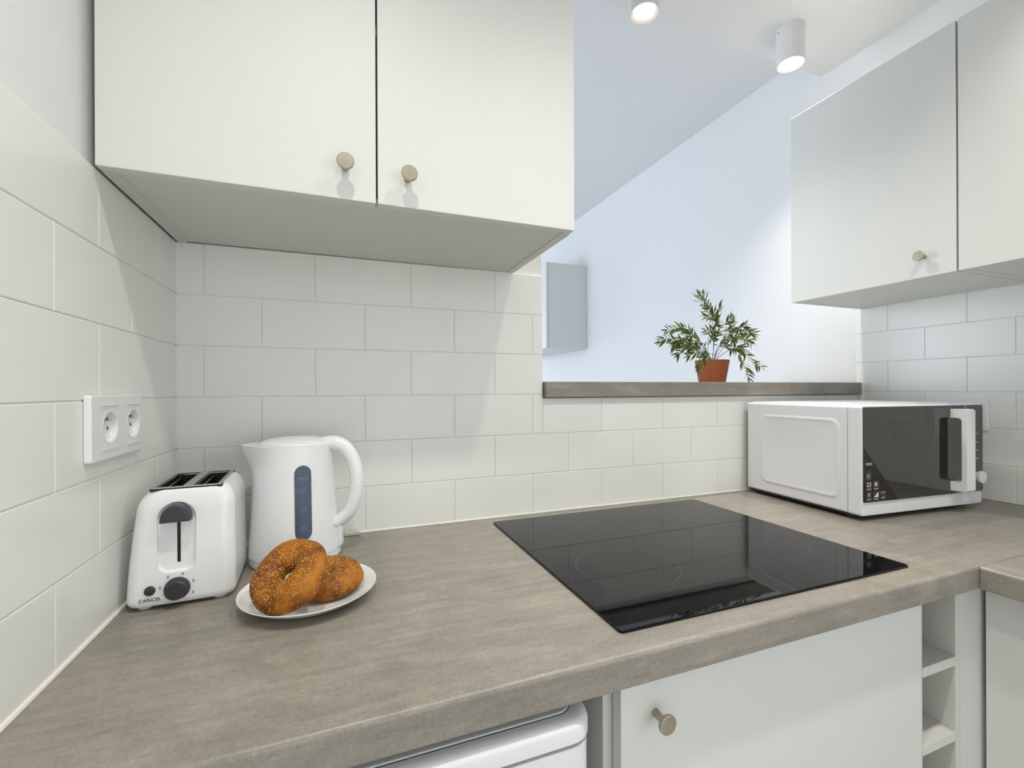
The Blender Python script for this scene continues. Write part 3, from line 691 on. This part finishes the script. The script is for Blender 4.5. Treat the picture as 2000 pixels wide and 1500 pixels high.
# ================================================================ PLATE AND BAGELS
pl = obj('plate', lathe([(0.0001, 0.0030), (0.050, 0.0030), (0.058, 0.0040), (0.072, 0.0080), (0.086, 0.0155), (0.0930, 0.0200), (0.0945, 0.0204), (0.0948, 0.0196), (0.0935, 0.0180), (0.084, 0.0115), (0.070, 0.0045), (0.056, 0.0004), (0.0001, 0.0004)], 96), M_PLATE, None, 50, (0.2500, -0.3010, ZC))
tag(pl, 'round white porcelain plate holding two bagels on the worktop', 'plate')
def bagel(name, Rm, rm, squash, loc, rot, label, seed, ell=1.0):
    rnd = random.Random(seed); nu, nv = 72, 36
    ph = [rnd.uniform(0, 6.28) for _ in range(6)]
    bm = bmesh.new(); rings = []
    def P(u, v, off=0.0):
        wob = 1+0.05*math.sin(2*u+ph[0])+0.03*math.sin(3*u+ph[1])+0.02*math.sin(5*u+ph[2])
        r = rm*wob*(1+0.03*math.sin(4*v+3*u+ph[3]))+off
        # flatter underside, domed top, small hole
        cz = math.sin(v); hz = squash*(1.12 if cz > 0 else 0.80)
        rad = Rm*(1+0.02*math.sin(2*u+ph[4])) + r*math.cos(v)*(1.0 if math.cos(v) > 0 else 0.96)
        return Vector((rad*math.cos(u)*ell, rad*math.sin(u), r*cz*hz))
    for i in range(nu):
        rings.append([bm.verts.new(P(2*PI*i/nu, 2*PI*j/nv)) for j in range(nv)])
    for i in range(nu):
        for j in range(nv):
            bm.faces.new((rings[i][j], rings[(i+1) % nu][j], rings[(i+1) % nu][(j+1) % nv], rings[i][(j+1) % nv]))
    r_ = thing(name, label, 'bagel', loc, 0, 'sesame bagels on the white plate'); r_.rotation_euler = rot
    del r_['group']
    obj('crust', bm, M_BAGEL, r_, 180)
    sb = bmesh.new()
    for k in range(850):
        u = rnd.uniform(0, 2*PI); v = rnd.gauss(PI/2, 0.85)
        p = P(u, v); n = (P(u+0.02, v)-P(u-0.02, v)).cross(P(u, v+0.02)-P(u, v-0.02))
        if n.length == 0: continue
        n.normalize()
        if n.dot(p-Vector((Rm*math.cos(u)*ell, Rm*math.sin(u), 0))) < 0: n = -n
        t1 = n.orthogonal().normalized(); t1.rotate(Matrix.Rotation(rnd.uniform(0, 6.28), 3, n)); t2 = n.cross(t1)
        l_, w_, h_ = 0.00125*rnd.uniform(.8, 1.2), 0.00075, 0.0006
        pts = [p+t1*l_, p+t2*w_+t1*-0.2*l_, p-t1*l_, p-t2*w_-t1*0.2*l_]
        vs = [sb.verts.new(q+n*0.0001) for q in pts]; tpv = sb.verts.new(p+n*h_)
        for a_ in range(4): sb.faces.new((vs[a_], vs[(a_+1) % 4], tpv))
    s = obj('sesame_seeds', sb, M_SEED1, r_); s['kind'] = 'stuff'
    return r_
bagel('bagel', 0.0235, 0.0240, 0.76, (0.2775, -0.2960, ZC+0.0238), (math.radians(12), math.radians(-4), 0.4), 'flatter sesame bagel lying at the back right of the plate', 3)
bagel('bagel', 0.0306, 0.0235, 0.74, (0.2265, -0.3425, ZC+0.0535), (math.radians(37), math.radians(-14), math.radians(-18)), 'larger sesame bagel propped up at the front left of the plate, hole towards the viewer', 5)

# ================================================================ POTTED PLANT
PX, PY, PZ = 1.5125, 0.190, ZC+0.3307
pp = thing('potted_plant', 'artificial bamboo-leaf plant in a terracotta pot on the grey ledge', 'plant', (PX, PY, PZ))
obj('pot', lathe([(0.0001, 0), (0.0425, 0), (0.0433, 0.001), (0.0566, 0.0775), (0.0566, 0.0798), (0.0530, 0.0798), (0.0490, 0.0730), (0.0001, 0.0720)], 56), M_TERRA, pp, 50)
obj('soil', lathe([(0.0001, 0.0720), (0.0485, 0.0720), (0.0485, 0.0690), (0.0001, 0.0690)], 40), M_SOIL, pp)
K = 0.000264; rx = Vector((math.cos(0.30), -math.sin(0.30), 0)); ry = Vector((math.sin(0.30), math.cos(0.30), 0))
def pz(px, py, dep=0.0): # sketch units -> local point on the plant's own spread plane
    return rx*((px-900)*K*0.88) + ry*dep + Vector((0, 0, 0.080+(1020-py)*K))
stems = [
 ([(905,1040,0),(955,820,.01),(985,640,.015),(985,520,.01),(900,430,.0),(800,345,-.01),(690,255,-.02),(655,170,-.02)], .42, 1.0),
 ([(985,560,.012),(1045,460,.02),(1050,370,.02),(1010,310,.0)], .1, 1.0),
 ([(985,520,.012),(930,390,.0),(870,290,.01),(830,210,.01),(750,140,.0)], .1, 1.0),
 ([(985,640,.0),(1040,560,-.02),(1110,500,-.03),(1160,470,-.03)], .1, .9),
 ([(895,1040,0),(780,880,-.01),(640,760,-.02),(520,650,-.02),(420,605,-.02),(320,605,-.01),(180,620,-.01)], .34, 1.0),
 ([(885,1040,.01),(720,860,.03),(560,790,.04),(420,735,.04),(290,715,.04),(160,755,.04)], .34, 1.0),
 ([(880,1040,0),(760,950,-.02),(640,880,-.03),(520,860,-.04),(420,840,-.05),(340,840,-.05)], .34, 1.0),
 ([(880,1040,0),(770,970,-.04),(670,930,-.06),(560,930,-.07),(460,960,-.07),(400,980,-.07)], .34, 1.0),
 ([(890,1040,0),(800,965,-.05),(690,950,-.07),(610,980,-.08),(560,1040,-.08),(520,1110,-.08)], .38, 1.0),
 ([(900,1040,.0),(830,870,.03),(740,720,.04),(680,640,.05),(620,590,.05),(530,600,.05)], .4, .95),
 ([(905,1040,.0),(880,830,-.02),(830,680,-.03),(850,590,-.03),(890,560,-.03)], .4, .95),
 ([(920,1040,0),(1010,900,.01),(1110,800,.02),(1210,700,.03),(1270,600,.03),(1300,480,.03)], .4, 1.0),
 ([(925,1040,0),(1060,850,-.01),(1180,740,-.02),(1290,670,-.02),(1400,650,-.02),(1500,670,-.02)], .4, 1.0),
 ([(1180,750,.0),(1300,700,.02),(1400,690,.03),(1470,710,.03),(1515,760,.03)], .2, .9),
 ([(925,1040,0),(1010,940,-.03),(1110,880,-.05),(1210,900,-.06),(1300,970,-.06),(1400,1050,-.06),(1500,1120,-.06)], .38, 1.0),
 ([(1170,890,-.055),(1195,1000,-.06),(1225,1090,-.065),(1260,1180,-.07),(1290,1270,-.07)], .1, 1.0),
 ([(925,1040,0),(1030,880,.03),(1120,810,.05),(1220,790,.06),(1310,830,.06),(1370,880,.06)], .4, .9),
 ([(910,1040,0),(930,900,.04),(960,760,.05),(1040,690,.05),(1110,640,.05)], .4, .9),
 ([(910,1040,0),(925,880,-.03),(980,760,-.05),(1060,740,-.06),(1100,770,-.06)], .4, .8),
 ([(880,1040,0),(740,900,.02),(620,830,.05),(540,800,.06),(440,790,.06)], .3, 1.0),
 ([(640,760,-.02),(560,700,.0),(480,720,.02),(400,780,.03),(360,800,.03)], .05, 1.0),
 ([(880,1040,0),(740,930,.02),(640,850,.04),(540,860,.05),(470,920,.05)], .3, 1.0),
 ([(905,1040,0),(900,860,.05),(880,760,.07),(830,740,.08),(790,830,.08)], .3, .9),
 ([(960,820,.01),(1000,730,.03),(1010,650,.04),(930,600,.05)], .0, 1.0),
 ([(970,720,.01),(1030,640,-.02),(1090,620,-.03),(1140,630,-.03)], .0, 1.0),
 ([(1210,700,.03),(1250,620,.0),(1310,590,-.02),(1390,570,-.02)], .0, 1.0),
 ([(1180,740,-.02),(1250,760,-.04),(1330,760,-.05),(1400,800,-.05)], .0, 1.0),
 ([(1110,880,-.05),(1180,870,-.03),(1260,860,-.02),(1340,850,-.02)], .0, .9),
 ([(985,520,.012),(940,440,-.02),(880,430,-.03),(800,470,-.03),(720,460,-.03)], .1, .95),
 ([(895,1040,0),(850,900,.05),(760,800,.06),(700,740,.06),(690,700,.06)], .4, .8),
]
sb = bmesh.new(); lb = bmesh.new(); rnd = random.Random(11)
def leaf(bm, p, d, L_, wd):
    d = d.normalized(); nrm = Vector((rnd.uniform(-.8, .8), rnd.uniform(-1, 0), rnd.uniform(-.2, 1))); side = d.cross(nrm)
    if side.length < .05: side = d.cross(Vector((0, 1, 0)))
    side.normalize(); up = side.cross(d)
    droop = Vector((0, 0, -1))*L_*0.04
    prof = [(0.0, 0.05), (0.12, 0.55), (0.32, 1.0), (0.55, 0.85), (0.78, 0.42), (1.0, 0.0)]
    mids, ls, rs = [], [], []
    for t_, w_ in prof:
        c_ = p+d*L_*t_+droop*t_*t_
        mids.append(bm.verts.new(c_))
        if w_ > 0:
            ls.append(bm.verts.new(c_+side*wd*w_/2+up*wd*w_*0.16)); rs.append(bm.verts.new(c_-side*wd*w_/2+up*wd*w_*0.16))
    for i in range(len(prof)-2):
        bm.faces.new((mids[i], mids[i+1], ls[i+1], ls[i])); bm.faces.new((mids[i+1], mids[i], rs[i], rs[i+1]))
    bm.faces.new((mids[-2], mids[-1], ls[-1])); bm.faces.new((mids[-1], mids[-2], rs[-1]))
for pts, start, sc_ in stems:
    path = spline([pz(*q) for q in pts], 8); n = len(path)
    tube(path, lambda t_: 0.0010*(1-0.65*t_), 6, sb)
    ln = sum((b-a).length for a, b in zip(path, path[1:])); cnt = max(5, int(ln*(1-start)/0.0064))
    for k in range(cnt):
        t_ = start+(1-start)*(k+0.5)/cnt; i = min(n-2, int(t_*(n-1)))
        p = path[i].lerp(path[i+1], t_*(n-1)-i); d = (path[i+1]-path[i]).normalized()
        perp = d.cross(Vector((0, 1, 0.0))).normalized()
        s_ = 1 if k % 2 else -1
        dirv = d*rnd.uniform(.65, 1.0)+perp*s_*rnd.uniform(.45, .85)+Vector((0, rnd.uniform(-.45, .45), rnd.uniform(-.15, .05)))
        leaf(lb, p, dirv, 0.0335*sc_*rnd.uniform(.7, 1.2), 0.0078*rnd.uniform(.85, 1.2))
    leaf(lb, path[-1], path[-1]-path[-3], 0.025*sc_, 0.0060)
obj('stems', sb, M_STEM, pp, 60)
obj('foliage', lb, M_LEAF, pp)

# ================================================================ CEILING LAMPS
def lamp(x, y, label, group=None):
    o = thing('ceiling_spotlight', label, 'ceiling lamp', (x, y, ZK), 0, group)
    h = 0.116
    hs = obj('housing', lathe([(0.0001, 0), (0.0400, 0), (0.0403, -0.001), (0.0403, -h+0.001), (0.0395, -h), (0.0375, -h), (0.0285, -h+0.0065), (0.0001, -h+0.008)], 56), M_LAMPB, o, 40)
    obj('fixing_screw', lathe([(0.0001, 0), (0.0022, 0), (0.0020, 0.0012), (0.0001, 0.0013)], 14), M_DARKP, hs, None, (-0.0382, 0.0125, -0.014), (0, -PI/2, math.radians(-18)))
    obj('bulb', lathe([(0.0001, -h+0.0015), (0.0220, -h+0.0020), (0.0262, -h+0.0045), (0.0285, -h+0.0060)], 40), M_EMIT, o, 60)
    l = bpy.data.lights.new('spot_beam', 'SPOT'); l.energy = LAMP_W; l.color = LAMP_COL; l.spot_size = math.radians(124); l.spot_blend = 1.0; l.shadow_soft_size = 0.03
    lo = bpy.data.objects.new('lamp_light', l); C.objects.link(lo); lo.parent = o; lo.location = (0, 0, -h-0.012)
    return o
lamp(1.0920, 0.006, 'white cylinder ceiling spotlight, left one, cut by the top edge of the picture')
lamp(1.6610, 0.004, 'white cylinder ceiling spotlight, right one, fully in view above the pass-through')
for x, nm in ((0.29, 'nearest the left tiled wall'), (0.86, 'in the middle of the row'), (1.43, 'nearest the right wall cabinets')):
    lamp(x, -0.84, 'white cylinder ceiling spotlight above the front of the worktop, ' + nm, 'ceiling spotlights above the worktop front')

# ================================================================ CABINET IN THE NEXT ROOM
c = thing('wall_cabinet', 'distant white wall cabinet in the next room, seen through the pass-through beside the tiles', 'cabinet', (XR+TT, 1.842, ZC+0.604))
obj('carcass', B(-0.308, -0.001, 0.0, 0.80, 0, 0.606, 0.001), M_CAB, c)
obj('door', B(-0.328, -0.310, 0.001, 0.399, 0, 0.606, 0.001), M_CAB, c)
obj('door', B(-0.328, -0.310, 0.402, 0.80, 0, 0.606, 0.001), M_CAB, c)
